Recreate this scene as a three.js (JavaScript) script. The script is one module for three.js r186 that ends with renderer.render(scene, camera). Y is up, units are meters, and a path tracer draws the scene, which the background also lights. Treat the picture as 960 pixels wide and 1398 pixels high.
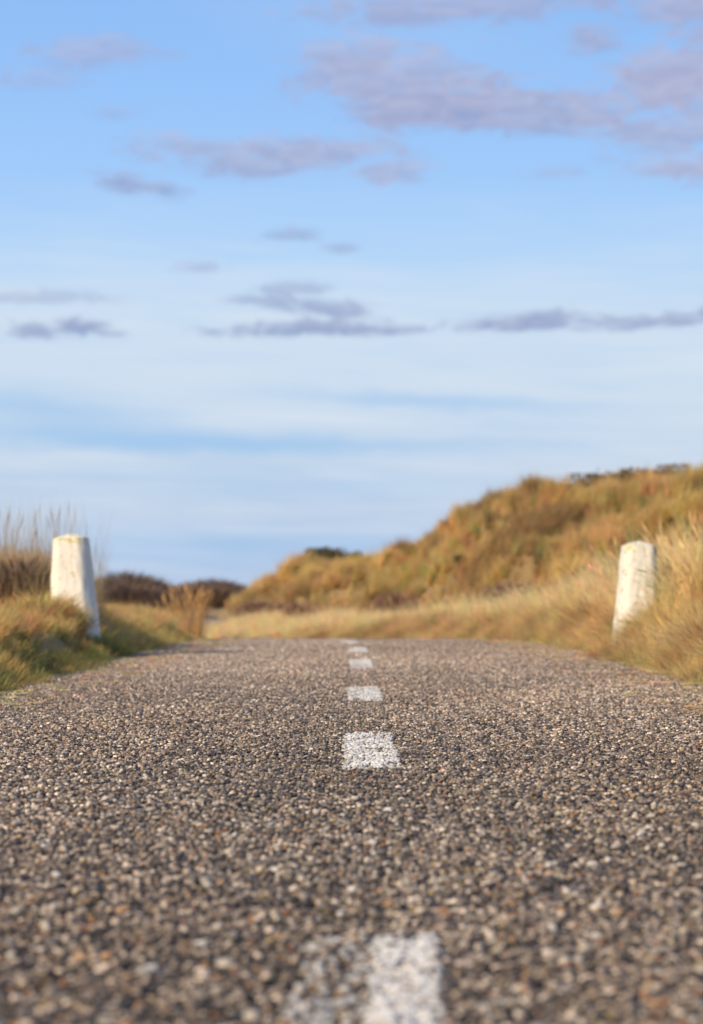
import * as THREE from 'three';
import { mergeGeometries } from 'three/addons/utils/BufferGeometryUtils.js';
import { createNoise2D, createNoise3D } from 'simplex-noise';

// ---------------------------------------------------------------- seeded helpers
function rng(seed) {
  let a = seed >>> 0;
  return () => { a = (a + 0x6d2b79f5) | 0; let t = Math.imul(a ^ (a >>> 15), 1 | a); t = (t + Math.imul(t ^ (t >>> 7), 61 | t)) ^ t; return ((t ^ (t >>> 14)) >>> 0) / 4294967296; };
}
const n2 = createNoise2D(rng(11)), n2b = createNoise2D(rng(23)), n3 = createNoise3D(rng(37));
const { lerp, clamp, smoothstep } = THREE.MathUtils;
const ss = (a, b, x) => { const t = clamp((x - a) / (b - a), 0, 1); return t * t * (3 - 2 * t); };
const fbm = (x, y, o = 4, n = n2) => { let s = 0, a = 0.5, f = 1; for (let i = 0; i < o; i++) { s += a * n(x * f + i * 17.3, y * f - i * 9.1); a *= 0.5; f *= 2.03; } return s; };
const table = (pts, x) => { if (x <= pts[0][0]) return pts[0][1]; for (let i = 1; i < pts.length; i++) if (x <= pts[i][0]) { const [a, b] = pts[i - 1], [c, d] = pts[i]; return lerp(b, d, (x - a) / (c - a)); } return pts[pts.length - 1][1]; };

// ---------------------------------------------------------------- camera, sky, sun, exposure
const scene = new THREE.Scene();
const EYE = 0.39, F = 2800;                       // eye height in metres; focal length in pixels of the 960 x 1398 photograph
const camera = new THREE.PerspectiveCamera(2 * Math.atan(699 / F) * 180 / Math.PI, 703 / 1024, 0.05, 9000);
camera.position.set(0, EYE, 0);
camera.rotation.x = Math.atan(112 / F);           // the horizon lies a little under the middle of the picture
camera.focus = 5.35;
camera.userData.fStop = camera.getFocalLength() / 1000 / 0.016;   // an aperture 16 mm wide
scene.add(camera);

const renderer = new THREE.WebGLRenderer({ antialias: true });
renderer.setSize(703, 1024);
renderer.toneMapping = THREE.LinearToneMapping;
renderer.toneMappingExposure = 1.22;
renderer.shadowMap.enabled = true;

const toSun = new THREE.Vector3(-0.73 * Math.cos(0.50), Math.sin(0.50), 0.683 * Math.cos(0.50)).normalize();
const sun = new THREE.DirectionalLight(new THREE.Color().setRGB(1, 0.80, 0.54), 4.9);
sun.position.copy(toSun).multiplyScalar(80);
sun.castShadow = true; sun.shadow.radius = 1.5;
Object.assign(sun.shadow.camera, { left: -60, right: 60, top: 60, bottom: -60, near: 1, far: 260 });
sun.shadow.mapSize.set(4096, 4096);
scene.add(sun, sun.target);

// A computed sky: clear blue, pale towards the horizon, thin high streaks, and small mauve fair-weather clouds.
function makeSky() {
  const W = 4096, H = 2048, data = new Float32Array(W * H * 4);
  const grad = [[-4, [0.56, 0.66, 0.78]], [0, [0.46, 0.59, 0.79]], [1.3, [0.44, 0.575, 0.79]], [3.0, [0.52, 0.645, 0.81]], [5.2, [0.585, 0.71, 0.86]], [7.6, [0.58, 0.725, 0.89]], [9.4, [0.46, 0.67, 0.94]], [11.5, [0.36, 0.60, 0.96]],
    [14, [0.31, 0.55, 0.95]], [17.5, [0.26, 0.49, 0.90]], [30, [0.22, 0.42, 0.80]], [60, [0.16, 0.32, 0.66]], [90, [0.13, 0.27, 0.60]]];
  // clouds: azimuth and elevation of the middle, half width, half height (degrees), density, warmth, slope
  const C = [
    [-1.0, 7.35, 2.75, 0.27, 1.0, 0.0, 0.02], [-1.0, 7.98, 1.4, 0.28, 0.85, 0.0, -0.05], [-1.5, 8.5, 1.2, 0.2, 0.6, 0, 0], [-2.3, 8.15, 1.1, 0.16, 0.6, 0, 0],
    [4.6, 7.5, 2.2, 0.26, 0.95, 0.15, 0.03], [5.6, 7.72, 1.0, 0.22, 0.7, 0.1, 0], [8.6, 7.5, 2.0, 0.24, 0.9, 0.1, 0.06], [11.6, 7.7, 2.2, 0.35, 0.8, 0.1, 0],
    [-8.9, 7.2, 0.7, 0.2, 0.95, 0, 0], [-7.6, 7.35, 0.9, 0.25, 1.0, 0, 0], [-6.6, 7.2, 0.5, 0.12, 0.6, 0, 0], [-12, 7.4, 1.9, 0.3, 0.8, 0, 0], [-9.0, 8.15, 2.4, 0.2, 0.45, 0, 0],
    [-6.1, 11.3, 1.35, 0.30, 0.85, 0.3, -0.14], [-3.4, 12.0, 2.5, 0.55, 0.8, 0.65, -0.09], [-0.6, 12.3, 2.1, 0.5, 0.8, 0.65, 0.05], [1.3, 11.65, 1.2, 0.45, 0.75, 0.7, 0],
    [0.9, 14.2, 3.0, 0.75, 0.8, 0.8, 0.04], [2.9, 13.4, 3.1, 0.8, 1.0, 0.6, -0.03], [5.8, 13.2, 2.3, 0.72, 0.9, 0.65, -0.04], [-0.1, 14.75, 1.6, 0.5, 0.55, 0.8, 0], [0.8, 13.3, 1.4, 0.5, 0.8, 0.6, 0],
    [9.3, 13.9, 2.4, 1.2, 1.0, 0.9, 0.06], [9.0, 12.6, 2.0, 0.6, 0.8, 0.7, 0], [9.5, 11.6, 1.9, 0.5, 0.85, 0.8, 0], [6.9, 15.1, 1.2, 0.42, 0.8, 0.6, -0.04], [9.7, 15.9, 2.4, 0.8, 0.85, 0.8, 0], [12.5, 14.6, 3, 1.8, 0.9, 0.8, 0],
    [4.2, 16.2, 5.0, 0.6, 0.7, 0.7, 0.03], [1.4, 15.9, 2.5, 0.5, 0.45, 0.7, 0],
    [-7.1, 14.75, 1.9, 0.5, 0.6, 0.75, 0.1], [-8.6, 14.0, 1.2, 0.35, 0.4, 0.7, 0], [-6.5, 13.2, 0.8, 0.2, 0.35, 0.5, 0], [-1.8, 9.95, 0.9, 0.2, 0.55, 0.2, 0], [-0.3, 9.6, 0.5, 0.14, 0.5, 0.2, 0], [-4.2, 9.05, 0.9, 0.22, 0.5, 0.3, 0.05], [5.6, 11.6, 1.0, 0.2, 0.35, 0.5, 0.05], [7.2, 11.9, 0.8, 0.2, 0.3, 0.5, 0],
  ];
  // thin bands of clearer blue between the high streaks: azimuth, elevation, half width, half height, strength, slope
  const B = [[-6.5, 4.35, 6.0, 0.34, 0.9, -0.04], [-2.0, 4.15, 7.5, 0.26, 0.8, 0.0], [2.2, 5.35, 4.4, 0.24, 0.75, -0.05], [-8.8, 5.1, 4.5, 0.5, 0.75, -0.1], [-1.0, 3.0, 6.5, 0.36, 0.4, 0], [5, 4.6, 3, 0.2, 0.25, 0], [-6, 3.4, 5, 0.2, 0.3, 0.0], [0, 1.25, 30, 0.55, 0.45, 0]];
  const out = [0, 0, 0], D = Math.PI / 180;
  for (let row = 0; row < H; row++) {
    const el = ((row + 0.5) / H - 0.5) * 180;
    const e0 = Math.max(el, -4);
    let k = 1; while (k < grad.length - 1 && grad[k][0] < e0) k++;
    const t = clamp((e0 - grad[k - 1][0]) / (grad[k][0] - grad[k - 1][0]), 0, 1);
    const base = [0, 1, 2].map((c) => lerp(grad[k - 1][1][c], grad[k][1][c], t));
    for (let col = 0; col < W; col++) {
      const o = (row * W + col) * 4;
      for (let c = 0; c < 3; c++) out[c] = base[c];
      if (el > -1) {
        let az = ((col + 0.5) / W - 0.25) * 360; if (az > 180) az -= 360;
        const cel = Math.cos(el * D), x = Math.sin(az * D) * cel, y = Math.sin(el * D), z = -Math.cos(az * D) * cel;
        const near = ss(17, 11, Math.abs(az)) * ss(19.5, 16.5, el);       // where the clouds listed above stand
        const mu = x * toSun.x + y * toSun.y + z * toSun.z;
        const glow = 0.10 * Math.pow(Math.max(0, mu), 6);
        // high streaks
        const st = n3(x * 5, el * 0.55, z * 5) * 0.6 + n3(x * 13 + 4, el * 1.5 + x * 6, z * 13) * 0.4;
        const low = ss(12.5, 6.5, el) * ss(-1, 1.5, el);
        const st2 = n3(x * 7 + 2, el * 2.2 + x * 3, z * 7) * 0.5 + n3(x * 18, el * 4.5 + x * 8, z * 18) * 0.35 + n3(x * 45, el * 9, z * 45) * 0.15;
        const veil = low * 0.60 * clamp(0.36 + 0.50 * st + 0.55 * st2, 0, 1) + 0.08 * ss(0.1, 0.8, n3(x * 3, y * 7, z * 3)) * (1 - low);
        out[0] += (0.72 - out[0]) * veil; out[1] += (0.795 - out[1]) * veil; out[2] += (0.885 - out[2]) * veil;
        if (near > 0) for (const [ba, be, bw, bh, bs, sl] of B) {
          const dx = (az - ba) / bw, dy = (el - be - sl * (az - ba) - 0.10 * n3(x * 22, el * 0.9, z * 22) - 0.04 * n3(x * 60, el * 2, z * 60)) / bh, d2 = dx * dx + dy * dy;
          if (d2 < 4) { const s = 0.80 * bs * near * Math.exp(-d2 * 1.1); out[0] += (0.335 - out[0]) * s; out[1] += (0.56 - out[1]) * s; out[2] += (0.845 - out[2]) * s; }
        }
        // the listed clouds
        let dens = 0, warm = 0, wsum = 1e-6, topness = 0, billow = 0;
        if (near > 0 && el > 6) {
          const wx = 0.012 * n3(x * 40, el * 1.5, z * 40 + 9), X = x + wx, E = el + 0.12 * n3(x * 30 + 5, el * 1.3, z * 30);
          const wob = 0.30 * n3(X * 26, E * 1.0, z * 26) + 0.26 * n3(X * 55 + 7, E * 2.6, z * 55) + 0.20 * n3(X * 105, E * 5, z * 105) + 0.09 * n3(X * 200, E * 9, z * 200);
          billow = n3(X * 45 + 3, E * 2.6, z * 45) * 0.6 + n3(X * 100, E * 6, z * 100 + 4) * 0.4;
          for (const [ca, ce, cw, ch, cd, wm, sl] of C) {
            const dx = (az - ca) / cw; if (dx > 1.7 || dx < -1.7) continue;
            let dy = (el - ce - sl * (az - ca)) / ch; if (dy > 2 || dy < -2) continue;
            const flat = dy < 0 ? 1.25 : 0.85;                            // flat below, heaped above
            const r = Math.sqrt(dx * dx + dy * dy * flat * flat) + wob * 1.0;
            const d = cd * ss(1.30, 0.34, r);
            if (d > 0) { dens = 1 - (1 - dens) * (1 - d); warm += d * wm; wsum += d; topness += d * clamp(dy, -1, 1); }
          }
          dens *= near;
        }
        // the same kind of cloud over the rest of the sky
        if (near < 1 && el > 2) {
          const q = 1 / (y + 0.10), px = x * q, pz = z * q;
          const f = n2(px * 1.1 + 3, pz * 1.1) * 0.55 + n2(px * 2.7, pz * 2.7 + 5) * 0.28 + n2(px * 6.1 + 9, pz * 6.1) * 0.14 + n2(px * 13, pz * 13 + 2) * 0.07;
          const g = 0.85 * ss(0.18, 0.55, f) * (1 - near) * ss(2, 7, el);
          if (g > 0) { dens = 1 - (1 - dens) * (1 - g); warm += g * 0.6; wsum += g; topness += g * n2(px * 3, pz * 3); }
        }
        if (dens > 0) {
          const wm = clamp(warm / wsum + 0.18 * billow, 0, 1), tp = topness / wsum + 1.3 * billow;
          const cr = lerp(0.275, 0.500, wm) + 0.06 * tp, cg = lerp(0.345, 0.430, wm) + 0.055 * tp, cb = lerp(0.575, 0.545, wm) + 0.04 * tp, a = dens * lerp(0.84, 0.68, wm);
          out[0] += (cr - out[0]) * a; out[1] += (cg - out[1]) * a; out[2] += (cb - out[2]) * a;
        }
        out[0] += glow; out[1] += glow * 0.9; out[2] += glow * 0.7;
      }
      data[o] = out[0] / 1.22; data[o + 1] = out[1] / 1.22; data[o + 2] = out[2] / 1.22; data[o + 3] = 1;
    }
  }
  const t = new THREE.DataTexture(data, W, H, THREE.RGBAFormat, THREE.FloatType);
  t.mapping = THREE.EquirectangularReflectionMapping; t.magFilter = t.minFilter = THREE.LinearFilter; t.wrapS = THREE.RepeatWrapping; t.needsUpdate = true;
  return t;
}
const skyTexture = makeSky();
scene.background = skyTexture;
scene.environment = skyTexture;

// ---------------------------------------------------------------- naming
const used = new Map();
function numbered(name) { const n = used.get(name) ?? 0; used.set(name, n + 1); return n ? `${name}_${String(n).padStart(3, '0')}` : name; }
function tag(o, label, category, group, kind) { Object.assign(o.userData, { label, category }); if (group) o.userData.group = group; if (kind) o.userData.kind = kind; return o; }
function mesh(name, geometry, material, parent) {
  const m = new THREE.Mesh(geometry, material); m.name = parent === scene ? numbered(name) : name; m.castShadow = m.receiveShadow = true; parent.add(m); return m;
}
function instanced(name, geometry, material, list, parent) {         // list: [matrix, colour]
  const m = new THREE.InstancedMesh(geometry, material, list.length); m.name = parent === scene ? numbered(name) : name;
  list.forEach(([mt, c], i) => { m.setMatrixAt(i, mt); if (c) m.setColorAt(i, c); });
  m.castShadow = m.receiveShadow = true; parent.add(m); return m;
}
const col = (r, g, b) => new THREE.Color().setRGB(r, g, b);

// ---------------------------------------------------------------- the lie of the land (x to the right, d = -z ahead)
const HALF = 1.5;                                                     // half the width of the road
const BEND = [[-60, 0.045], [4, 0.045], [14, 0.045], [18, -0.03], [22, -0.28], [26, -1.05], [30, -2.3], [34, -3.5], [40, -4.6], [50, -5.35], [60, -5.7], [75, -6.1], [95, -8.0], [120, -14]];
function roadX(d) {                                                   // straight at first, then bending away to the left over the crest
  if (d <= -60) return 0.045; if (d >= 120) return -14;
  let i = 1; while (BEND[i][0] < d) i++;
  const [x0, y0] = BEND[i - 1], [x1, y1] = BEND[i], pa = BEND[Math.max(0, i - 2)], pb = BEND[Math.min(BEND.length - 1, i + 1)], h = x1 - x0, t = (d - x0) / h;
  const m0 = (y1 - pa[1]) / Math.max(x1 - pa[0], 1e-6) * h, m1 = (pb[1] - y0) / Math.max(pb[0] - x0, 1e-6) * h;
  return (2 * t ** 3 - 3 * t * t + 1) * y0 + (t ** 3 - 2 * t * t + t) * m0 + (-2 * t ** 3 + 3 * t * t) * y1 + (t ** 3 - t * t) * m1;
}
const roadDrop = (d) => 0.6 * ss(14, 46, d);
const roadY = (d) => -roadDrop(d);
const FOOT = [[280, 78], [360, 62], [450, 54], [600, 46], [760, 38], [960, 32], [1400, 28], [3000, 24]];
const RIDGE = [[280, 96], [360, 90], [450, 82], [600, 72], [760, 62], [960, 54], [1400, 50], [3000, 46]];
const CREST = [[280, 842], [305, 830], [330, 827], [352, 814], [375, 803], [400, 789], [425, 778], [460, 781], [490, 785], [530, 773], [570, 758], [610, 730], [640, 712], [670, 696], [700, 689], [750, 678], [775, 684], [795, 688], [830, 680], [870, 672], [900, 667], [930, 673], [960, 667], [1030, 657], [1120, 672], [1250, 649], [1500, 667], [1900, 647], [2500, 672], [3500, 667]];
function land(x, z) {
  const d = -z, r = Math.hypot(x, z);
  // verges either side of the road
  const bend = d > 120 ? -14 - (d - 120) * 0.2 : roadX(d);
  const t = Math.abs(x - bend) - HALF, left = x < bend;
  const base = roadY(d);
  let y = base - 0.05;
  const bank = left ? 0.19 * ss(0.0, 0.34, t) + 0.08 * ss(0.5, 1.6, t) : 0.20 * ss(0.0, 0.40, t) + 0.10 * ss(0.5, 1.8, t);
  const fade = lerp(1, 0.45, ss(15, 30, d));
  y += 0.05 * ss(-0.12, 0.02, t) + bank * fade + (t > 0 ? ss(0, 0.8, t) * (0.05 * n2(x * 0.9, z * 0.9) + 0.10 * n2(x * 0.21 + 4, z * 0.21)) : 0);
  // the plain falls off a little, far away
  y -= 0.8 * ss(90, 400, r);
  y += ss(150, 900, r) * 2.0 * (0.5 + 0.5 * n2(x * 0.006, z * 0.006)) - 1.4 * ss(150, 900, r);
  // hummocks to the left, dunes beyond the frame
  const outside = left ? ss(6, 30, Math.abs(x)) * ss(-0.35, -0.75, x / Math.max(r, 1)) : 0;
  y += outside * (1.2 + 1.0 * n2(x * 0.06, z * 0.06 + 9));
  // the big dune on the right
  const phi = Math.atan2(x, d);
  if (d > 0.05 && phi < 1.15 && phi > -0.12) {
    const u = 480 + F * Math.tan(phi), f = table(FOOT, u), g = table(RIDGE, u), p = (d - f) / (g - f);
    if (p > 0 && u > 280) {
      const top = EYE + (811 - table(CREST, u)) / F * g, foot = y;
      const rise = (top - foot) * ss(280, 330, u) * (1 - ss(0.9, 1.15, phi));
      let s = p < 1 ? lerp(p, Math.sin(p * Math.PI / 2), 0.65) * ss(0, 0.18, p) : 1 - 0.55 * ss(0, 1.6, p - 1);
      const rough = ss(0, 0.2, p) * (1 - 0.75 * ss(0.72, 0.98, p) * (1 - ss(1.05, 1.4, p)));
      y = foot + rise * s + ss(290, 360, u) * rough * (0.40 * n2(x * 0.30 + 0.12 * d, d * 0.16 - x * 0.10) + 0.40 * n2(x * 0.75 + d * 0.3, d * 0.4 - x * 0.2 + 3));
    }
  }
  return y;
}
const at = (x, d, up = 0) => [x, land(x, -d) + up, -d];

// ---------------------------------------------------------------- ground
{
  const az = [], rr = [];
  for (let a = -180; a < -30; a += 2) az.push(a);
  for (let a = -30; a < -13; a += 0.5) az.push(a);
  for (let a = -13; a < 15; a += 0.11) az.push(a);
  for (let a = 15; a < 50; a += 0.5) az.push(a);
  for (let a = 50; a < 180; a += 2) az.push(a);
  let r = 0.4; while (r < 4000) { rr.push(r); r *= r < 120 ? 1.022 : 1.07; }
  const nA = az.length, nR = rr.length, pos = new Float32Array((nA * nR + 1) * 3), clr = new Float32Array((nA * nR + 1) * 3), idx = [];
  const paint = (i, x, y, z) => {
    pos.set([x, y, z], i * 3);
    const a = 0.5 + 0.5 * n2(x * 0.35, z * 0.35), b = 0.5 + 0.5 * fbm(x * 1.7, z * 1.7, 3), c = [lerp(0.16, 0.30, a), lerp(0.105, 0.20, a), lerp(0.045, 0.075, a)], k = lerp(0.75, 1.15, b);
    clr.set([c[0] * k, c[1] * k, c[2] * k], i * 3);
  };
  az.forEach((a, j) => rr.forEach((q, i) => { const x = q * Math.sin(a * Math.PI / 180), z = -q * Math.cos(a * Math.PI / 180); paint(j * nR + i, x, land(x, z), z); }));
  paint(nA * nR, 0, land(0, 0), 0);
  for (let j = 0; j < nA; j++) {
    const k = (j + 1) % nA;
    idx.push(nA * nR, j * nR, k * nR);
    for (let i = 0; i < nR - 1; i++) { const p = j * nR + i, q = k * nR + i; idx.push(p, p + 1, q, q, p + 1, q + 1); }
  }
  const g = new THREE.BufferGeometry();
  g.setAttribute('position', new THREE.BufferAttribute(pos, 3)); g.setAttribute('color', new THREE.BufferAttribute(clr, 3)); g.setIndex(idx); g.computeVertexNormals();
  const ground = mesh('ground', g, new THREE.MeshStandardMaterial({ vertexColors: true, roughness: 1, side: THREE.DoubleSide, name: 'sandy soil and litter' }), scene);
  tag(ground, 'rolling sandy dune land with straw coloured dry litter around the road', 'ground', null, 'structure');
}

// ---------------------------------------------------------------- the road: bitumen, rolled-in chippings, worn paint
const stoneMaterial = new THREE.MeshStandardMaterial({ vertexColors: true, roughness: 0.62, name: 'stone chippings' });
const paintMaterial = new THREE.MeshStandardMaterial({ vertexColors: true, roughness: 0.7, name: 'worn road paint' });
function chipShapes(detail, n, seed) {                                // crushed stone, each a little different
  const R = rng(seed), list = [];
  for (let k = 0; k < n; k++) {
    const g = new THREE.IcosahedronGeometry(1, detail), p = g.attributes.position, ox = R() * 90, v = new THREE.Vector3();
    const cuts = Array.from({ length: 5 }, () => [new THREE.Vector3(R() - 0.5, R() - 0.5, R() - 0.5).normalize(), 0.55 + 0.3 * R()]);
    for (let i = 0; i < p.count; i++) {
      v.fromBufferAttribute(p, i);
      v.multiplyScalar(1 + 0.22 * n3(v.x * 1.1 + ox, v.y * 1.1, v.z * 1.1));
      for (const [nn, h] of cuts) { const q = v.dot(nn) - h; if (q > 0) v.addScaledVector(nn, -q * 0.85); }
      p.setXYZ(i, v.x, v.y, v.z);
    }
    list.push(g.attributes.position.array);
  }
  return list;
}
const chips = chipShapes(1, 14, 5), chipsFar = chipShapes(0, 14, 6);
function stoneColor(R) {
  const q = R(), k = 0.72 + 0.40 * R();
  let c;
  if (q < 0.30) c = [0.050, 0.044, 0.042]; else if (q < 0.48) c = [0.150, 0.130, 0.112]; else if (q < 0.72) c = [0.285, 0.250, 0.210];
  else if (q < 0.85) c = [0.470, 0.420, 0.350]; else if (q < 0.925) c = [0.700, 0.650, 0.575]; else if (q < 0.955) c = [0.340, 0.215, 0.105]; else if (q < 0.970) c = [0.330, 0.165, 0.085]; else c = [0.300, 0.240, 0.120];
  return [c[0] * k * 0.90, c[1] * k * 0.81, c[2] * k * 0.73];
}
class Stones {                                                        // gathers stones into one geometry
  constructor(shapes) { this.s = shapes; this.p = []; this.c = []; }
  add(x, y, z, a, b, h, turn, tilt, c, R) {
    const m = new THREE.Matrix4().makeRotationFromEuler(new THREE.Euler(tilt, turn, tilt * 0.7, 'YXZ')).multiply(new THREE.Matrix4().makeScale(a, h, b)).setPosition(x, y, z);
    this.p.push([this.s[Math.floor(R() * this.s.length)], m]); this.c.push(c);
  }
  build() {
    const per = this.s[0].length, P = new Float32Array(per * this.p.length), C = new Float32Array(P.length), v = new THREE.Vector3();
    this.p.forEach(([s, m], k) => { for (let i = 0; i < per; i += 3) { v.set(s[i], s[i + 1], s[i + 2]).applyMatrix4(m); v.toArray(P, k * per + i); C.set(this.c[k], k * per + i); } });
    const g = new THREE.BufferGeometry(); g.setAttribute('position', new THREE.BufferAttribute(P, 3)); g.setAttribute('color', new THREE.BufferAttribute(C, 3)); g.computeVertexNormals();
    return g;
  }
}
const road = new THREE.Group(); road.name = 'road'; scene.add(road);
tag(road, 'narrow grey chipped asphalt road running away over a low crest with dashed centre line', 'road', null, 'structure');
{
  // the bitumen bed
  const pos = [], idx = [], N = 12; let row = 0;
  for (let d = -30; d <= 95; d += 0.5, row++) for (let i = 0; i <= N; i++) { const w = (i / N - 0.5) * 2 * (HALF + 0.03); pos.push(roadX(d) + w, roadY(d) + 0.003 * n2(w * 1.2, d * 0.4) - 0.0065, -d); }
  for (let r = 0; r < row - 1; r++) for (let i = 0; i < N; i++) { const a = r * (N + 1) + i, b = a + N + 1; idx.push(a, a + 1, b, b, a + 1, b + 1); }
  const g = new THREE.BufferGeometry(); g.setAttribute('position', new THREE.Float32BufferAttribute(pos, 3)); g.setIndex(idx); g.computeVertexNormals();
  const bed = mesh('asphalt', g, new THREE.MeshStandardMaterial({ color: col(0.030, 0.026, 0.024), roughness: 0.85, side: THREE.DoubleSide, name: 'bitumen' }), road); bed.userData.kind = 'structure';
  // patches of chippings, laid in random order and turned at random
  const S = 0.25, KINDS = 14, lists = Array.from({ length: KINDS }, () => []), R = rng(77);
  for (let row_ = 0, d = -6; d < 80; d += S, row_++) for (let k = 0; k < 12; k++) {
    const w = (k - 5.5) * S, x = roadX(d) + w, s = (roadY(d + 0.3) - roadY(d - 0.3)) / 0.6;
    const m = new THREE.Matrix4().makeRotationFromEuler(new THREE.Euler(Math.atan(s), Math.floor(R() * 4) * Math.PI / 2, 0, 'XYZ'));
    m.setPosition(x, roadY(d) + 0.003 * n2(w * 1.2, d * 0.4), -d);
    const f = clamp(1 + 0.20 * n2b(x * 0.55, d * 0.16) + 0.12 * n2b(x * 2.1 + 3, d * 0.9), 0.7, 1.3) * lerp(0.90, 1.32, ss(3.5, 11, d)), cold = 0.02 + 0.03 * n2b(x * 0.8 + 8, d * 0.3);  // tint rises with distance, painting in the brighter grazing look of stone tops
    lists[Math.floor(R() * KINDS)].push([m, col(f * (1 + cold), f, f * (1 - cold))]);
  }
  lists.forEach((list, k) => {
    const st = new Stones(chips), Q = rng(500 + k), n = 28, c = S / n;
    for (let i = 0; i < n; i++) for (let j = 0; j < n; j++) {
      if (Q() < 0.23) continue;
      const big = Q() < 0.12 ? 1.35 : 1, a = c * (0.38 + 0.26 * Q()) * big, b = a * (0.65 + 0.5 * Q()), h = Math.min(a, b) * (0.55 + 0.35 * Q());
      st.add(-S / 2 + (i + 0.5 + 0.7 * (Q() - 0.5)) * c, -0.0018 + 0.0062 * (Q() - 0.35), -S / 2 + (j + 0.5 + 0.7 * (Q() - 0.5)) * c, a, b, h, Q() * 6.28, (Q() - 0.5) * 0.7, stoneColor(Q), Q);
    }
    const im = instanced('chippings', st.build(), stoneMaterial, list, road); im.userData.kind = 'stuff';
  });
  // the largest stones that stand proud nearest the lens, each by itself
  const shapes = chipShapes(1, 8, 91).map((a, i) => { const g = new THREE.BufferGeometry(); g.setAttribute('position', new THREE.BufferAttribute(a.slice(), 3)); g.computeVertexNormals(); return g; });
  const tones = [[0.24, 0.21, 0.17], [0.36, 0.32, 0.26], [0.50, 0.46, 0.41], [0.14, 0.12, 0.105], [0.36, 0.21, 0.10], [0.20, 0.17, 0.14], [0.29, 0.25, 0.19], [0.42, 0.37, 0.29], [0.10, 0.085, 0.075], [0.22, 0.19, 0.15]].map((c) => new THREE.MeshStandardMaterial({ color: col(...c), roughness: 0.6, name: 'loose stone' }));
  const Q = rng(404);
  for (let k = 0; k < 290; k++) {
    const d = 1.75 + 2.2 * Math.pow(Q(), 1.4), x = (Q() - 0.5) * 0.38 * d, a = 0.0055 + 0.003 * Q();
    if (d < 2.38 && Math.abs(x - 0.017) < 0.09) continue;
    const m = mesh('stone', shapes[k % 8], tones[Math.floor(Q() * tones.length)], road);
    m.position.set(x, 0.002 + 0.002 * Q(), -d); m.rotation.set((Q() - 0.5) * 0.6, Q() * 6.28, (Q() - 0.5) * 0.6); m.scale.set(a, a * 0.62, a * (0.7 + 0.4 * Q()));
  }
  // the dashes of the centre line
  const dashes = [[-4.9, -3.77], [-1.85, -0.72], [1.22, 2.353], [4.59, 5.72], [7.48, 8.56], [10.75, 12.15], [13.65, 14.85], [16.75, 17.9], [19.85, 21.0], [23, 24.1], [26, 27.1], [29, 30.1]];
  dashes.forEach(([d0, d1], k) => {
    const Q = rng(900 + k), W = k === 2 ? 0.142 : 0.130, far = d0 > 9, c = far ? 0.011 : 0.0093, st = new Stones(far ? chipsFar : chips), ox = (d) => (k === 2 ? -0.025 - 0.035 * (d1 - d) : 0);
    const film = { p: [], c: [], i: [] }, nx = Math.ceil(W / c), nd = Math.ceil((d1 - d0) / c), wornAt = (w, d) => {
      let s = 0.30 + (k === 2 && w < 0.012 ? 0.2 : 0.75) * fbm(w * 14 + k * 7, d * 5, 3);
      if (k === 2) s += w < 0.012 + 0.008 * n2(d * 9, 3) ? 0.52 : -0.40;                   // the near dash keeps its paint along its right side
      else s += 0.08;
      return s;
    };
    for (let i = 0; i < nx; i++) for (let j = 0; j < nd; j++) {
      const w = (i + 0.5) * c - W / 2 + 1.1 * c * (Q() - 0.5), d = d0 + (j + 0.5) * c + 1.1 * c * (Q() - 0.5);
      const edge = Math.max(Math.abs(w) - W / 2 + 0.008, d0 + 0.01 - d, d - d1 + 0.01), worn = wornAt(w, d) + (edge > 0 ? 0.25 : 0);
      if (Q() < worn * 0.9) continue;
      const a = c * (0.46 + 0.25 * Q()), b = a * (0.7 + 0.45 * Q()), p = lerp(k === 2 ? 0.56 : 0.62, 0.32, clamp(worn + 0.6 * (Q() - 0.5), 0, 1)) * (0.85 + 0.2 * Q());
      st.add(roadX(d) + w + ox(d), roadY(d) + 0.003 * n2(w * 1.2, d * 0.4) + 0.0010 + 0.0046 * (Q() - 0.4), -d, a, b, Math.min(a, b) * (0.55 + 0.3 * Q()), Q() * 6.28, (Q() - 0.5) * 0.6, [p, p * 0.975, p * 0.93], Q);
    }
    // thin film between the stones where the paint is whole
    const vx = (i, j) => { const w = i * c - W / 2, d = d0 + j * c; film.p.push(roadX(d) + w + ox(d), roadY(d) + 0.003 * n2(w * 1.2, d * 0.4) + 0.0005 + 0.0022 * n2(w * 160, d * 160), -d); const q = 0.50 + 0.12 * n2(w * 60, d * 60); film.c.push(q, q * 0.97, q * 0.92); return film.p.length / 3 - 1; };
    for (let i = 0; i < nx - 1; i++) for (let j = 0; j < nd - 1; j++) {
      if (wornAt(i * c - W / 2, d0 + j * c) + 0.35 * (Q() - 0.5) > (k === 2 ? 0.12 : -0.05)) continue;
      const a = vx(i, j), b = vx(i + 1, j), e = vx(i, j + 1), f = vx(i + 1, j + 1); film.i.push(a, b, e, e, b, f);
    }
    const gs = st.build(), gf = new THREE.BufferGeometry();
    gf.setAttribute('position', new THREE.Float32BufferAttribute(film.p, 3)); gf.setAttribute('color', new THREE.Float32BufferAttribute(film.c, 3)); gf.setIndex(film.i); gf.computeVertexNormals();
    const whole = film.i.length ? mergeGeometries([gs, gf.toNonIndexed()]) : gs;
    const m = mesh('centre_dash', whole, paintMaterial, road);
    if (k === 2) m.userData.label = 'nearest white dash, its left half worn down to the stone';
  });
}

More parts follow.
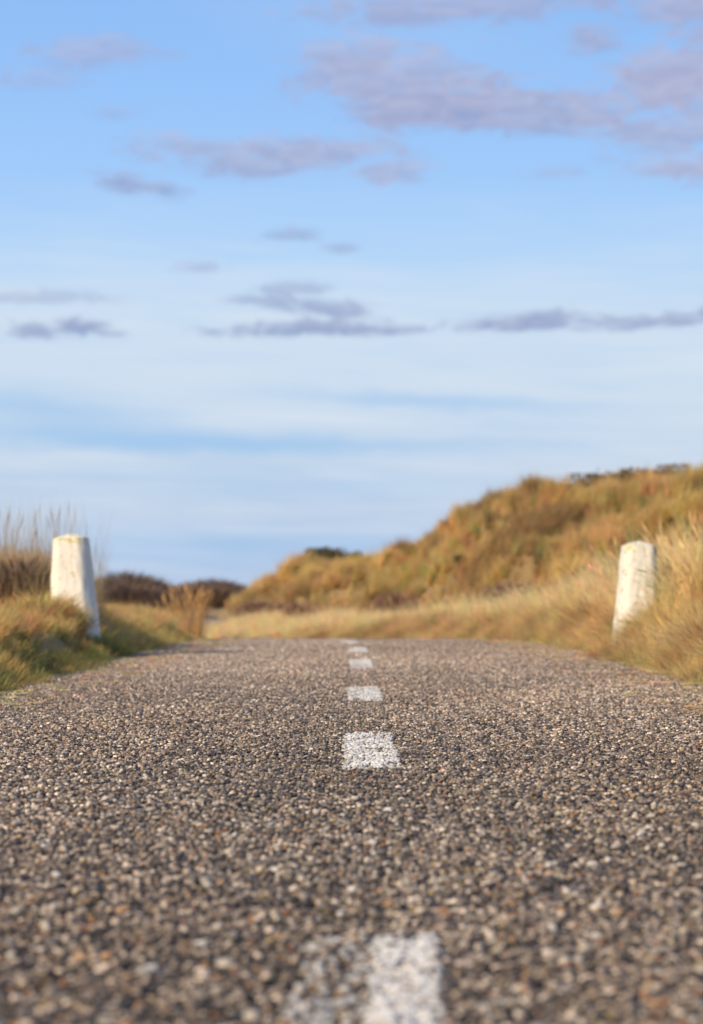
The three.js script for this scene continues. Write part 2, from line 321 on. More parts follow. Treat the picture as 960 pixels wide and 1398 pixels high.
// ---------------------------------------------------------------- grass
function tuft(seed, { blades, height, spread, fan, bend, width, segs = 3, lean = 0, tint = 0.25, seedHeads = 0 }) {
  const R = rng(seed), P = [], C = [], side = new THREE.Vector3(), dir = new THREE.Vector3(), q = new THREE.Vector3();
  for (let k = 0; k < blades; k++) {
    const a = R() * 6.283, rad = spread * Math.sqrt(R()), L = height * (0.55 + 0.5 * R()), w = width * (0.7 + 0.6 * R());
    let th = fan * (0.15 + 0.95 * R()) * (0.4 + 0.6 * rad / spread); const turn = a + (R() - 0.5) * 1.6, bd = bend * (0.4 + 1.1 * R());
    const pts = []; q.set(Math.cos(a) * rad, -0.03, Math.sin(a) * rad);
    pts.push(q.clone());
    for (let s = 0; s < segs; s++) {
      dir.set(Math.sin(th) * Math.cos(turn) + lean * (0.25 + s * 0.25), Math.cos(th), Math.sin(th) * Math.sin(turn)).normalize();
      q.addScaledVector(dir, L / segs); pts.push(q.clone()); th += bd / segs * (0.6 + s * 0.5);
    }
    const ta = R() * 3.14; side.set(Math.cos(ta), 0, Math.sin(ta));
    const tone = 1 + tint * (R() - 0.5) * 2, warm = 1 + 0.06 * (R() - 0.5), head = R() < seedHeads;
    const tri = (...v) => { for (const p of v) { P.push(p.x, p.y, p.z); C.push(tone * warm, tone, tone / warm); } };
    for (let s = 0; s < segs; s++) {
      const w0 = w * (1 - s / segs * 0.75), w1 = s === segs - 1 ? 0.1 * w : w * (1 - (s + 1) / segs * 0.75), a0 = pts[s], b0 = pts[s + 1];
      const A = a0.clone().addScaledVector(side, w0 / 2), B = a0.clone().addScaledVector(side, -w0 / 2), Cc = b0.clone().addScaledVector(side, w1 / 2), D = b0.clone().addScaledVector(side, -w1 / 2);
      tri(A, B, Cc); tri(Cc, B, D);
    }
    if (head) {                                                       // a slim seed head
      const e = pts[segs], f = pts[segs - 1], up = e.clone().sub(f).normalize();
      for (const t of [0, 1.57]) { const sd = new THREE.Vector3(Math.cos(ta + t), 0, Math.sin(ta + t)), m0 = e.clone().addScaledVector(up, -0.10 * height), m1 = e.clone().addScaledVector(up, 0.10 * height), mid = e.clone(); tri(m0, mid.clone().addScaledVector(sd, w * 1.3), m1); tri(m0, m1, mid.clone().addScaledVector(sd, -w * 1.3)); }
    }
  }
  const g = new THREE.BufferGeometry(); g.setAttribute('position', new THREE.Float32BufferAttribute(P, 3)); g.setAttribute('color', new THREE.Float32BufferAttribute(C, 3)); g.computeVertexNormals();
  return g;
}
const straw = new THREE.MeshPhysicalMaterial({ vertexColors: true, roughness: 0.95, side: THREE.DoubleSide, transmission: 0.35, thickness: 0, specularIntensity: 0.4, name: 'dry grass blades' });
function place(x, d, s, tall, turn, lx, lz, sink = 0) {
  const e = new THREE.Euler(lz, turn, -lx, 'XYZ');
  // the lean is towards the world's axes: turn first, then tip
  const m = new THREE.Matrix4().makeRotationFromEuler(new THREE.Euler(lz, 0, -lx)).multiply(new THREE.Matrix4().makeRotationY(turn)).multiply(new THREE.Matrix4().makeScale(s, s * tall, s));
  return m.setPosition(x, land(x, -d) - sink, -d);
}
function field(name, label, shapes, lists) {
  // one object for a whole field of grass: its kinds of tuft are children of one group
  const g = new THREE.Group(); g.name = numbered(name); scene.add(g); tag(g, label, 'grass', null, 'stuff');
  lists.forEach((l, i) => { if (l.length) { const m = instanced('tufts', shapes[i], straw, l, g); m.userData.kind = 'stuff'; } });
  return g;
}
const offEdge = (x, d) => Math.abs(x - roadX(Math.min(d, 90))) - HALF;

{ // marram on the dune
  const shapes = [0, 1, 2, 3].map((k) => tuft(40 + k, { blades: 80, height: 0.62, spread: 0.12, fan: 0.55, bend: 0.9, width: 0.012, lean: 0.55 })), lists = [[], [], [], []], R = rng(1234);
  for (let k = 0; k < 15500; k++) {
    const u = k < 11500 ? 290 + 760 * R() : 1050 + 1100 * R() * R(), f = table(FOOT, u), g = table(RIDGE, u), p = 1.1 * Math.pow(R(), 0.62), d = lerp(f - 1, g + 1.5, p), x = (u - 480) / F * d;
    if (offEdge(x, d) < 0.3) continue;
    const big = fbm(x * 0.16 + 3, d * 0.10, 3), mid = n2(x * 0.45 + d * 0.25, d * 0.22 - x * 0.12), fine = n2b(x * 1.2, d * 0.8);
    const low = ss(0.42, 0.06, (d - f) / (g - f)), streak = n2((1.5 * x - d) * 0.50, (x + 1.5 * d) * 0.10) * 0.65 + n2b((1.5 * x - d) * 1.15, (x + 1.5 * d) * 0.22) * 0.45;
    let c = [0.52, 0.355, 0.135].map((v) => v * clamp(0.90 + 0.12 * mid + 0.10 * fine + 0.62 * streak + 0.40 * (R() - 0.5), 0.26, 1.5));  // streak term also paints shadowed gaps into the tuft colour
    const heath = ss(0.10, 0.50, big + 0.28 * low + 0.12 * ss(900, 980, u)) * 0.75; c = c.map((v, i) => lerp(v, [0.25, 0.155, 0.075][i], heath));
    const green = ss(0.22, 0.55, fbm(x * 0.22 - 8, d * 0.2 + 4, 2)) * 0.12; c = c.map((v, i) => lerp(v, [0.30, 0.215, 0.080][i], green));
    const s = (0.60 + 0.6 * R() * R()) * (1 + 0.15 * mid + 0.55 * streak);
    lists[k % 4].push([place(x, d, s, 0.85 + 0.3 * R(), R() * 6.28, 0.30 + 0.25 * n2b(x * 0.2, d * 0.2), 0.15 * (R() - 0.5)), col(...c)]);
  }
  field('dune_grass', 'golden brown marram grass covering the high dune on the right', shapes, lists);
}
{ // pale tall grass along the right verge, over the crest and along the foot of the dune
  const shapes = [0, 1, 2, 3].map((k) => tuft(60 + k, { blades: 56, height: 0.64, spread: 0.10, fan: 0.62, bend: 0.95, width: 0.0085, segs: 4, lean: 0.06, seedHeads: 0.05, tint: 0.16 })), lists = [[], [], [], []], R = rng(4321);
  const put = (k, x, d, tall) => {
    const mid = n2(x * 0.6, d * 0.4) * 0.7 + n2b(x * 2.1, d * 1.3) * 0.4;
    const c = [0.86, 0.68, 0.355].map((v, i) => lerp(v, [0.72, 0.505, 0.215][i], clamp(0.25 + 0.5 * mid, 0, 1)) * (0.72 + 0.38 * R()));
    lists[k % 4].push([place(x, d, tall * (0.6 + 0.6 * R()), 1.05, R() * 6.28, 0.08 + 0.5 * (R() - 0.5), 0.4 * (R() - 0.5)), col(...c)]);
  };
  for (let k = 0; k < 2300; k++) {                                    // beside and behind the right post
    const d = 12.6 + 12 * Math.pow(R(), 1.4), t = 0.30 + 3.4 * Math.pow(R(), 1.25), x = roadX(d) + HALF + t;
    if (Math.hypot(x - 1.80, d - 13) < 0.22 || (d < 13.3 && x < 1.93)) continue;
    put(k, x, d, lerp(0.45, 0.88, ss(0.30, 0.75, t)) * (1 + 0.22 * n2b(x * 0.9, d * 0.5)) * lerp(1, 0.8, ss(15, 22, d)));
  }
  for (let k = 0; k < 500; k++) { const d = 9 + 3.6 * R(), t = 0.75 + 2.4 * R(), x = roadX(d) + HALF + t; put(k, x, d, 0.75); }
  for (let k = 0; k < 5200; k++) {                                    // over the crest to the dune
    const d = 20 + 36 * Math.pow(R(), 1.1), x = roadX(d) + HALF + 0.15 + (6 + d * 0.10) * R(), u = 480 + F * x / d;
    if (d > table(FOOT, u) + 3) continue;
    put(k, x, d, 0.72 * (1 + 0.35 * n2b(x * 0.35, d * 0.25)) * lerp(0.75, 1, ss(22, 30, d)) * lerp(0.4, 1, ss(0.3, 1.8, x - roadX(d) - HALF)));
  }
  field('tall_grass', 'pale straw coloured tall grass on the right verge behind the post', shapes, lists);
}
{ // low matted grass at the right edge of the road
  const shapes = [0, 1, 2].map((k) => tuft(70 + k, { blades: 60, height: 0.34, spread: 0.09, fan: 1.3, bend: 0.8, width: 0.006, tint: 0.4 })), lists = [[], [], []], R = rng(987);
  for (let k = 0; k < 6500; k++) {
    const d = 5 + 26 * Math.pow(R(), 1.2), t = -0.16 + 1.3 * Math.pow(R(), 0.9), x = roadX(d) + HALF + t;
    if (t < 0.02 + 0.15 * n2(d * 0.6, 3.3) + 0.07 * n2(d * 2.4, 8)) continue;
    const mid = n2(x * 1.3, d * 0.7), c = [0.68, 0.485, 0.215].map((v, i) => lerp(v, [0.42, 0.27, 0.11][i], clamp(0.4 + 0.8 * mid, 0, 1)) * (0.65 + 0.5 * R()));
    lists[k % 3].push([place(x, d, 0.4 + 0.6 * R() * ss(-0.1, 0.4, t), 0.9, R() * 6.28, -0.35 + 0.8 * (R() - 0.4), 0.5 * (R() - 0.5)), col(...c)]);
  }
  field('matted_grass', 'low brown matted grass lapping over the right edge of the road', shapes, lists);
}
{ // short green turf on the left bank
  const shapes = [0, 1, 2].map((k) => tuft(80 + k, { blades: 45, height: 0.085, spread: 0.07, fan: 0.8, bend: 0.8, width: 0.004, segs: 2 })), lists = [[], [], []], R = rng(555);
  for (let k = 0; k < 9000; k++) {
    const d = 5 + 19 * Math.pow(R(), 1.1), t = -0.18 + 0.85 * R(), x = roadX(d) - HALF - t;
    if (t < 0.0 + 0.10 * n2(d * 0.8, 13.3) + 0.05 * n2(d * 2.6, 5)) continue;
    if (t > 0.16 + 0.12 * n2(d * 0.7, 1.1) && R() < 0.85) continue;
    const dry = clamp(0.34 + 0.6 * n2b(x * 1.6, d * 0.8) + 0.55 * ss(0.12, 0.45, t) + 0.5 * ss(11, 15, d), 0, 1), c = [0.150, 0.155, 0.040].map((v, i) => lerp(v, [0.58, 0.42, 0.15][i], dry) * (0.75 + 0.5 * R()));
    lists[k % 3].push([place(x, d, 0.7 + 0.8 * R(), 1, R() * 6.28, 0.15, 0.1), col(...c)]);
  }
  field('turf', 'short green turf sloping down to the left edge of the road', shapes, lists);
}
{ // dry grass of the left verge, low ahead and tall outwards
  const shapes = [0, 1, 2, 3].map((k) => tuft(90 + k, { blades: 65, height: 0.34, spread: 0.13, fan: 0.7, bend: 0.95, width: 0.006, segs: 3 })), lists = [[], [], [], []], R = rng(666);
  for (let k = 0; k < 10500; k++) {
    const d = 7 + 55 * Math.pow(R(), 1.7), t = 0.2 + 7 * Math.pow(R(), 1.25) * (0.35 + d / 45), x = roadX(d) - HALF - t;
    if (Math.hypot(x + 1.76, d - 13) < 0.22) continue;
    if (t < 0.07 + 0.07 * n2(d * 1.1, 2) || (d < 13.2 && x > -1.80 && R() < 0.93)) continue;
    const low = d < 18 ? lerp(d < 13 ? 0.26 : 0.34, d < 13 ? 0.48 : 1, ss(0.25, 0.75, t)) * (1 + 0.55 * n2b(x * 3.4, d * 2.4)) : 1;
    const mid = n2(x * 0.7 + 5, d * 0.4), c = [0.72, 0.50, 0.205].map((v, i) => lerp(v, [0.46, 0.31, 0.115][i], clamp(0.25 + 0.5 * mid + 0.5 * n2b(x * 3, d * 2), 0, 1)) * (0.7 + 0.45 * R()));
    const tall = lerp(0.7, 1.15, ss(30, 45, d)) * low;
    lists[k % 4].push([place(x, d, tall * (0.6 + 0.55 * R()), 0.9, R() * 6.28, 0.12 + 0.3 * (R() - 0.5), 0.3 * (R() - 0.5)), col(...c)]);
  }
  for (let k = 0; k < 1500; k++) {                                    // shaggy tufts down the bank before the post
    const d = 8.2 + 4.6 * R(), t = 0.10 + 0.75 * R(), x = roadX(d) - HALF - t, cl = n2b(x * 3.1 + 4, d * 1.7);
    if (t < 0.16 + 0.1 * cl || x > -1.74 + 0.1 * cl) continue;
    lists[k % 4].push([place(x, d, (0.24 + 0.22 * R()) * (1 + 0.5 * cl), 0.85, R() * 6.28, 0.5 * (R() - 0.4), 0.6 * (R() - 0.5)), col(...[0.70, 0.475, 0.185].map((v, i) => lerp(v, [0.42, 0.30, 0.10][i], clamp(0.35 - 0.6 * cl, 0, 1)) * (0.65 + 0.5 * R())))]);
  }
  field('dry_grass', 'golden dry grass of the left verge and the flat beyond', shapes, lists);
}
{ // tall brown stalks behind the left post
  const shapes = [0, 1, 2].map((k) => tuft(120 + k, { blades: 42, height: 0.70, spread: 0.15, fan: 0.32, bend: 0.35, width: 0.0055, segs: 4, lean: 0.03, seedHeads: 0.06 })), lists = [[], [], []], R = rng(321);
  for (let k = 0; k < 900; k++) {
    const d = 13.2 + 6 * R(), x = -(0.128 + 0.10 * Math.pow(R(), 0.9)) * d;
    if (Math.hypot(x + 1.76, d - 13) < 0.24 || (d < 13 && x > -1.95)) continue;
    const inner = ss(0.128, 0.150, -x / d), c = [0.40, 0.26, 0.115].map((v, i) => lerp(v, [0.62, 0.43, 0.19][i], R()) * (0.75 + 0.4 * R()));
    lists[k % 3].push([place(x, d, (0.45 + 0.32 * R()) * lerp(0.55, 1, inner), 1.1, R() * 6.28, 0.3 * (R() - 0.4), 0.2 * (R() - 0.5)), col(...c)]);
  }
  // a few single stalks that reach above the rest
  for (let k = 0; k < 26; k++) { const d = 13.6 + 2 * R(), x = -(0.122 + 0.055 * R()) * d; lists[k % 3].push([place(x, d, 0.5, 2.2 + 0.6 * R(), R() * 6.28, 0.06 * (R() - 0.5), 0), col(0.44, 0.34, 0.20)]); }
  field('tall_stalks', 'tall thin brown stalks and grass behind the left post', shapes, lists);
}

{ // dead straws and crumbs of soil strewn over the edges of the road
  const R = rng(8080), straws = [], crumbs = [], crumb = new THREE.BufferGeometry();
  crumb.setAttribute('position', new THREE.BufferAttribute(chipsFar[0].slice(), 3)); crumb.computeVertexNormals();
  const stalk = tuft(170, { blades: 1, height: 0.16, spread: 0.001, fan: 0.1, bend: 0.35, width: 0.004 });
  for (let k = 0; k < 4200; k++) {
    const d = 6.5 + 22 * Math.pow(R(), 1.1), side = k % 2 ? 1 : -1, t = 0.05 + 0.42 * Math.pow(R(), 1.8), x = roadX(d) + side * (HALF - t), y = roadY(d) + 0.005;
    if (k % 9 < 2) straws.push([new THREE.Matrix4().makeRotationFromEuler(new THREE.Euler(1.45 + 0.15 * R(), R() * 6.28, 0, 'YXZ')).setPosition(x, y + 0.004, -d), col(...[0.58, 0.43, 0.22].map((v) => v * (0.6 + 0.5 * R())))]);
    else { const a = 0.004 + 0.007 * R() * R(); crumbs.push([new THREE.Matrix4().makeRotationY(R() * 6.28).multiply(new THREE.Matrix4().makeScale(a, a * 0.5, a)).setPosition(x, y, -d), col(...[0.26, 0.19, 0.115].map((v) => v * (0.6 + 0.8 * R())))]); }
  }
  const g = new THREE.Group(); g.name = 'litter'; scene.add(g); tag(g, 'dead straws and crumbs of soil strewn along both edges of the asphalt', 'litter', null, 'stuff');
  instanced('straws', stalk, straw, straws, g).userData.kind = 'stuff';
  instanced('crumbs', crumb, new THREE.MeshStandardMaterial({ roughness: 1, name: 'soil crumbs' }), crumbs, g).userData.kind = 'stuff';
}

// ---------------------------------------------------------------- the white posts
function concreteTexture(seed, chip) {
  const W = 512, H = 512, c = document.createElement('canvas'); c.width = W; c.height = H;
  const x = c.getContext('2d'), im = x.createImageData(W, H), nn = createNoise2D(rng(seed));
  for (let j = 0; j < H; j++) for (let i = 0; i < W; i++) {
    const u = i / W, v = 1 - j / H, k = nn(u * 9, v * 9) * 0.5 + nn(u * 26, v * 26) * 0.3 + nn(u * 70, v * 70) * 0.2, run = nn(u * 42, v * 3.2) * 0.6 + nn(u * 95, v * 6) * 0.4;
    let p = [212, 208, 198].map((b) => b + 7 * k);
    const stain = ss(0.15, 0.8, run) * 0.30 * ss(0.2, 0.9, v) + ss(0.35, 0.8, k) * 0.22; p = p.map((b, q) => lerp(b, [168, 146, 112][q], stain));
    const bare = ss(0.40, 0.52, k * 0.8 + 0.30 * nn(u * 14 + 5, v * 7) + chip * ss(0.62, 0.15, v)); p = p.map((b, q) => lerp(b, [170, 150, 122][q], bare * 0.75));
    const lichen = ss(0.93, 1.0, v + 0.05 * k) * ss(-0.25, 0.4, nn(u * 12 + 9, v * 12)); p = p.map((b, q) => lerp(b, [176, 160, 74][q], lichen * 0.8));
    const mud = ss(0.14, 0.0, v + 0.05 * k); p = p.map((b, q) => lerp(b, [120, 104, 74][q], mud * 0.7));
    im.data.set([p[0], p[1], p[2], 255], (j * W + i) * 4);
  }
  x.putImageData(im, 0, 0);
  const t = new THREE.CanvasTexture(c); t.colorSpace = THREE.SRGBColorSpace; t.wrapS = THREE.RepeatWrapping; return t;
}
function post(label, x, d, wTop, wBase, height, turn, leanX, seed, chip) {
  const g = new THREE.Group(); g.name = numbered('bollard'); scene.add(g); tag(g, label, 'bollard', 'white posts flanking the road');
  g.position.set(x, land(x, -d) - 0.15, -d); g.rotation.set(0, turn, 0);
  const q = new THREE.Quaternion().setFromAxisAngle(new THREE.Vector3(0, 0, 1), -leanX); g.quaternion.premultiply(q);
  // eight-sided, tapering, edges softened: rings of 48 points
  const N = 64, R = 34, P = [], U = [], I = [], H = height + 0.15, nn = createNoise3D(rng(seed));
  const radius = (a) => { let best = 9; for (let k = 0; k < 8; k++) { const half = k % 2 ? 0.58 : 0.5, c = Math.cos(a - k * Math.PI / 4); if (c > 0) best = Math.min(best, half / c); } return best; };
  const soft = (a) => { let s = 0; for (let k = -3; k <= 3; k++) s += radius(a + k * 0.042); return s / 7; };
  for (let j = 0; j <= R; j++) {
    const v = j / R, w = lerp(wBase, wTop, v) * (v > 0.985 ? 0.97 : 1);
    for (let i = 0; i <= N; i++) {
      const a = i / N * Math.PI * 2, r0 = soft(a) * w, px = Math.sin(a), pz = Math.cos(a);
      const dent = 0.0035 * nn(px * 2.4, v * 5, pz * 2.4) + 0.0022 * nn(px * 7, v * 14, pz * 7) - chip * 0.035 * ss(0.25, 0.6, nn(px * 1.7 + 3, v * 4.2, pz * 1.7)) * ss(0.75, 0.4, v);
      P.push(px * (r0 + dent), v * H, pz * (r0 + dent)); U.push(i / N, v);
    }
  }
  for (let j = 0; j < R; j++) for (let i = 0; i < N; i++) { const a = j * (N + 1) + i, b = a + N + 1; I.push(a, a + 1, b, b, a + 1, b + 1); }
  const s = new THREE.BufferGeometry(); s.setAttribute('position', new THREE.Float32BufferAttribute(P, 3)); s.setAttribute('uv', new THREE.Float32BufferAttribute(U, 2)); s.setIndex(I); s.computeVertexNormals();
  const map = concreteTexture(seed, chip), mat = new THREE.MeshStandardMaterial({ map, roughness: 0.85, name: 'weathered white paint on concrete' });
  mesh('shaft', s, mat, g);
  // the low pyramid on top
  const cp = [], cu = [], ci = [], rings = 6;
  for (let j = 0; j <= rings; j++) for (let i = 0; i <= N; i++) { const a = i / N * Math.PI * 2, f = 1 - j / rings, r0 = soft(a) * wTop * 0.97 * Math.max(f, 0.001), y = H + 0.034 * Math.pow(j / rings, 0.8) + 0.004 * nn(Math.sin(a) * f * 5, 9, Math.cos(a) * f * 5) * f * (1 - f) * 3; cp.push(Math.sin(a) * r0, y, Math.cos(a) * r0); cu.push(i / N, 0.94 + 0.06 * j / rings); }
  for (let j = 0; j < rings; j++) for (let i = 0; i < N; i++) { const a = j * (N + 1) + i, b = a + N + 1; ci.push(a, a + 1, b, b, a + 1, b + 1); }
  const cg = new THREE.BufferGeometry(); cg.setAttribute('position', new THREE.Float32BufferAttribute(cp, 3)); cg.setAttribute('uv', new THREE.Float32BufferAttribute(cu, 2)); cg.setIndex(ci); cg.computeVertexNormals();
  mesh('cap', cg, mat, g);
  return g;
}
post('white tapered post with lichen on its cap, left of the road behind a grass mound', -1.745, 13, 0.212, 0.315, 0.575, -0.06, -0.045, 3, 0);
post('white tapered post with a chipped foot, right of the road in tall pale grass', 1.795, 13, 0.203, 0.290, 0.545, 0.08, 0.04, 8, 0.32);

// a heap of dead grass that leans on the left post
{
  const shapes = [0, 1].map((k) => tuft(150 + k, { blades: 60, height: 0.26, spread: 0.09, fan: 1.3, bend: 1.3, width: 0.009 })), lists = [[], []], R = rng(2020);
  for (let k = 0; k < 230; k++) {
    const a = R() * 6.28, r = Math.sqrt(R()), x = -1.95 + 0.27 * r * Math.cos(a), d = 12.45 + 0.3 * r * Math.sin(a), up = 0.12 * (1 - r * r);
    const m = place(x, d, 0.45 + 0.5 * R(), 0.95, R() * 6.28, 0.5 * (R() - 0.5), 0.5 * (R() - 0.5), -up);
    lists[k % 2].push([m, col(...[0.66, 0.44, 0.17].map((v) => v * (0.6 + 0.55 * R())))]);
  }
  const g = new THREE.Group(); g.name = 'grass_mound'; scene.add(g); tag(g, 'brown mound of dead grass heaped in front of the left white post', 'grass mound');
  lists.forEach((l, i) => { instanced('tufts', shapes[i], straw, l, g).userData.kind = 'stuff'; });
}

// ---------------------------------------------------------------- shrubs
const bark = new THREE.MeshStandardMaterial({ color: col(0.075, 0.055, 0.042), roughness: 0.95, side: THREE.DoubleSide, name: 'twig bark' });
function stems(seed, n, w, h, thick) {
  const R = rng(seed), list = [];
  for (let k = 0; k < n; k++) {
    const a = R() * 6.28, l = h * (0.6 + 0.35 * R()), o = w * 0.42 * Math.sqrt(R()), c = new THREE.QuadraticBezierCurve3(new THREE.Vector3(0.08 * w * Math.cos(a), -0.15, 0.08 * w * Math.sin(a)), new THREE.Vector3(o * 0.5 * Math.cos(a), l * 0.55, o * 0.5 * Math.sin(a)), new THREE.Vector3(o * Math.cos(a + 0.3), l, o * Math.sin(a + 0.3)));
    list.push(new THREE.TubeGeometry(c, 4, thick * (0.6 + 0.5 * R()), 4));
  }
  return mergeGeometries(list);
}
function leafCrown(seed, w, h, n, size, lobes) {
  const R = rng(seed), P = [], C = [], L = Array.from({ length: lobes }, (_, k) => [(R() - 0.5) * w * 0.72, h * (0.38 + 0.3 * R()), (R() - 0.5) * w * 0.6, w * (0.18 + 0.14 * R()), h * (0.26 + 0.16 * R())]);
  for (let k = 0; k < n; k++) {
    const [lx, ly, lz, rw, rh] = L[k % lobes], v = new THREE.Vector3(R() - 0.5, R() - 0.5, R() - 0.5).normalize().multiplyScalar(Math.pow(R(), 0.35));
    const p = new THREE.Vector3(lx + v.x * rw, Math.max(0.03, ly + v.y * rh), lz + v.z * rw), a = new THREE.Vector3(R() - 0.5, R() - 0.3, R() - 0.5).normalize(), b = new THREE.Vector3(R() - 0.5, R() - 0.5, R() - 0.5).cross(a).normalize(), s = size * (0.6 + 0.8 * R()), q = 0.65 + 0.7 * R();
    const A = p.clone().addScaledVector(a, -s), B = p.clone().addScaledVector(b, s * 0.45), D = p.clone().addScaledVector(a, s), E = p.clone().addScaledVector(b, -s * 0.45);
    for (const t of [A, B, D, A, D, E]) { P.push(t.x, t.y, t.z); C.push(q, q, q); }
  }
  const g = new THREE.BufferGeometry(); g.setAttribute('position', new THREE.Float32BufferAttribute(P, 3)); g.setAttribute('color', new THREE.Float32BufferAttribute(C, 3)); g.computeVertexNormals(); return g;
}
function twigCrown(seed, w, h, n, thick) {
  const R = rng(seed), P = [], C = [];
  for (let k = 0; k < n; k++) {
    const a = R() * 6.28, r = w * 0.5 * Math.sqrt(R()), dome = Math.sqrt(Math.max(0.05, 1 - (2 * r / w) ** 2)), y = h * (0.12 + 0.85 * Math.pow(R(), 0.8)) * (0.25 + 0.75 * dome), p = new THREE.Vector3(r * Math.cos(a), y, r * Math.sin(a));
    const dir = new THREE.Vector3(Math.cos(a) * (0.3 + R()) + 0.5 * (R() - 0.5), 0.7 + 0.9 * R(), Math.sin(a) * (0.3 + R()) + 0.5 * (R() - 0.5)).normalize(), l = h * (0.14 + 0.20 * R()), b = new THREE.Vector3(R() - 0.5, R() - 0.5, R() - 0.5).cross(dir).normalize(), q = 0.7 + 0.6 * R(), red = 1 + 0.25 * (R() - 0.4);
    const A = p.clone().addScaledVector(b, thick), B = p.clone().addScaledVector(b, -thick), D = p.clone().addScaledVector(dir, l), E = p.clone().addScaledVector(dir, l * 0.6).addScaledVector(b, thick * 5), G = p.clone().addScaledVector(dir, l * 0.3);
    for (const t of [A, B, D, G, E, G.clone().addScaledVector(b, thick)]) { P.push(t.x, t.y, t.z); C.push(q * red, q, q); }
  }
  const g = new THREE.BufferGeometry(); g.setAttribute('position', new THREE.Float32BufferAttribute(P, 3)); g.setAttribute('color', new THREE.Float32BufferAttribute(C, 3)); g.computeVertexNormals(); return g;
}
const leafMat = (r, g, b, name) => new THREE.MeshPhysicalMaterial({ color: col(r, g, b), vertexColors: true, roughness: 0.95, side: THREE.DoubleSide, transmission: 0.2, thickness: 0, specularIntensity: 0.4, name });
const darkLeaf = leafMat(0.085, 0.080, 0.035, 'dark evergreen leaves'), oliveLeaf = leafMat(0.17, 0.125, 0.055, 'olive leaves'), brownTwig = leafMat(0.175, 0.125, 0.098, 'bare brown twigs'), purpleTwig = leafMat(0.29, 0.175, 0.115, 'purple brown heath twigs');
const kinds = {
  dark: [0, 1, 2].map((k) => [leafCrown(200 + k, 1, 1, 900, 0.055, 5), stems(210 + k, 7, 1, 0.8, 0.018), darkLeaf]),
  olive: [0, 1].map((k) => [leafCrown(220 + k, 1, 1, 800, 0.05, 5), stems(230 + k, 7, 1, 0.8, 0.018), oliveLeaf]),
  bare: [0, 1, 2, 3].map((k) => [twigCrown(240 + k, 1, 1, 1900, 0.011), stems(250 + k, 12, 1, 0.85, 0.014), brownTwig]),
  heath: [0, 1].map((k) => [twigCrown(260 + k, 1, 1, 1300, 0.013), stems(270 + k, 8, 1, 0.7, 0.012), purpleTwig]),
};
let shrubs = 0;
function shrub(kind, label, x, d, w, h, group, up = 0) {
  const [crown, stem, m] = kinds[kind][shrubs % kinds[kind].length], g = new THREE.Group(); g.name = numbered('shrub'); scene.add(g); tag(g, label, 'shrub', group);
  g.position.set(...at(x, d, up)); g.rotation.y = shrubs++ * 2.4; g.scale.set(w, h, w);
  mesh('crown', crown, m, g); mesh('stem', stem, bark, g);
  return g;
}
const ray = (u, d) => (u - 480) / F * d;
// on the dune
shrub('dark', 'dark green shrub at the left end of the small cluster on the low dune shoulder', ray(432, 84), 83, 1.3, 0.84, 'shrubs on the low dune shoulder', 0.1);
shrub('dark', 'widest dark green shrub in the cluster on the low dune shoulder', ray(457, 82.5), 81.5, 1.6, 0.88, 'shrubs on the low dune shoulder', 0.1);
shrub('dark', 'small dark green shrub at the right end of the cluster on the low dune shoulder', ray(483, 81), 80, 1.0, 0.72, 'shrubs on the low dune shoulder', 0.1);
shrub('olive', 'low olive shrub in the dip of the high dune ridge', ray(806, 60.5), 57.5, 1.9, 0.8, 'shrubs along the high dune ridge', 0.1);
shrub('olive', 'tallest olive shrub on the high dune ridge above the right post', ray(884, 53.5), 53.5, 1.9, 0.68, 'shrubs along the high dune ridge', 0.05);
shrub('olive', 'olive shrub at the far right end of the high dune ridge', ray(935, 52), 52, 1.9, 0.62, 'shrubs along the high dune ridge', 0);
shrub('dark', 'tiny dark shrub alone on the middle of the dune slope', ray(628, 51), 51, 0.38, 0.36, null, 0.15);
shrub('heath', 'low purple brown bush at the left foot of the dune beside the bend', ray(362, 58), 58, 1.7, 0.6, 'heath bushes along the dune foot', 0.05);
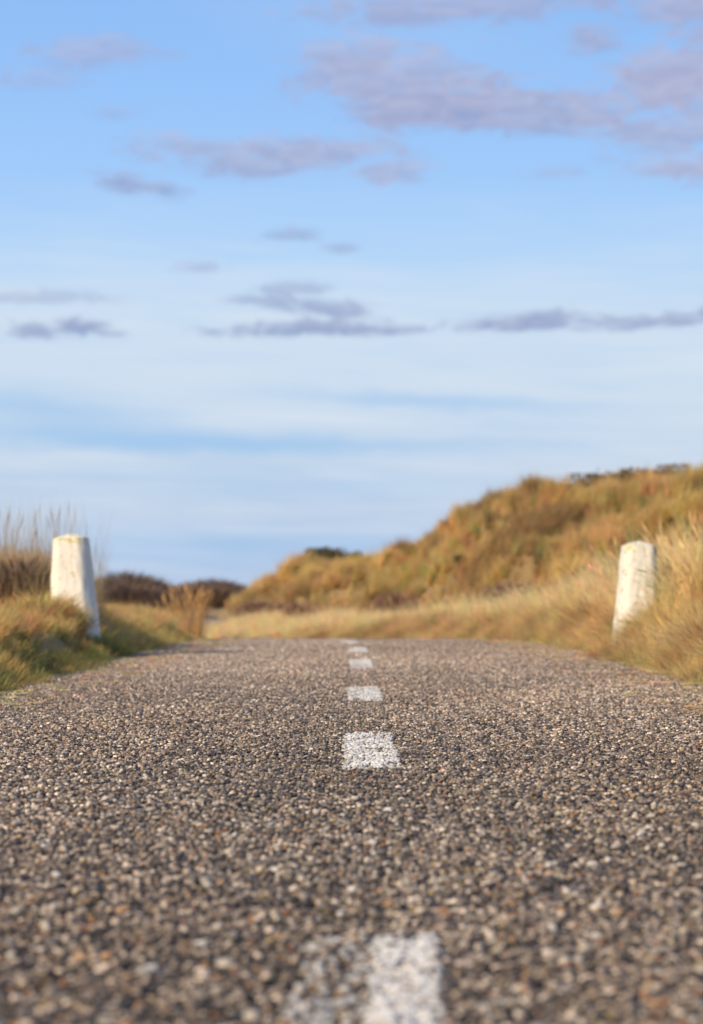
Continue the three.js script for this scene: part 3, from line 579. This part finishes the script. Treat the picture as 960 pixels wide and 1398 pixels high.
shrub('heath', 'small purple brown bush right of the bend at the dune foot', ray(412, 50), 48, 0.8, 0.6, 'heath bushes along the dune foot', 0.05);
shrub('heath', 'purple brown heath bush at the middle of the dune foot', ray(540, 47), 47, 1.0, 0.6, 'heath bushes along the dune foot', 0.25);
shrub('heath', 'broad purple brown heath bush at the dune foot left of the right post', ray(695, 42), 40.5, 1.7, 0.7, 'heath bushes along the dune foot', 0.25);
// behind the left post
shrub('bare', 'twiggy brown bush among the stalks at the left edge behind the post', -2.17, 13.55, 0.50, 0.40, null, 0);
// the thickets on the left skyline
for (const [u, d, w, top, which] of [[112, 116, 2.6, 800, 0], [140, 112, 2.6, 795, 0], [163, 110, 2.8, 789, 0], [186, 108, 2.6, 790, 0], [207, 109, 2.4, 796, 0], [228, 112, 2.2, 804, 0], [246, 118, 1.8, 808, 1], [264, 121, 2.2, 800, 1], [286, 120, 2.2, 797, 1], [306, 122, 2.0, 798, 1], [324, 126, 1.8, 804, 1], [152, 100, 2.4, 806, 0], [178, 99, 2.4, 804, 0], [203, 100, 2.4, 806, 0], [226, 101, 2.0, 812, 0], [275, 112, 2.2, 806, 1], [300, 112, 2.0, 807, 1], [212, 92, 1.3, 826, 0]]) {
  const x = ray(u, d), y = land(x, -d), h = EYE + (816 - top) / F * d - y;
  shrub('bare', which ? 'bare brown bush in the smaller thicket on the left skyline by the dune' : 'bare brown bush in the larger thicket on the left skyline beside the left post', x, d, w, h, which ? 'bushes of the smaller skyline thicket' : 'bushes of the larger skyline thicket');
}
// the tan clump by the bend
{
  const g = new THREE.Group(); g.name = 'reed_clump'; scene.add(g); tag(g, 'upright tan reed clump standing by itself at the bend left of the road', 'reeds');
  g.position.set(...at(ray(259, 36), 36));
  const clump = mesh('reeds', tuft(300, { blades: 300, height: 1.05, spread: 0.24, fan: 0.32, bend: 0.3, width: 0.011, segs: 3, seedHeads: 0.4 }), leafMat(0.56, 0.35, 0.15, 'dry tan reeds'), g); clump.userData.kind = 'stuff';
}

renderer.render(scene, camera);
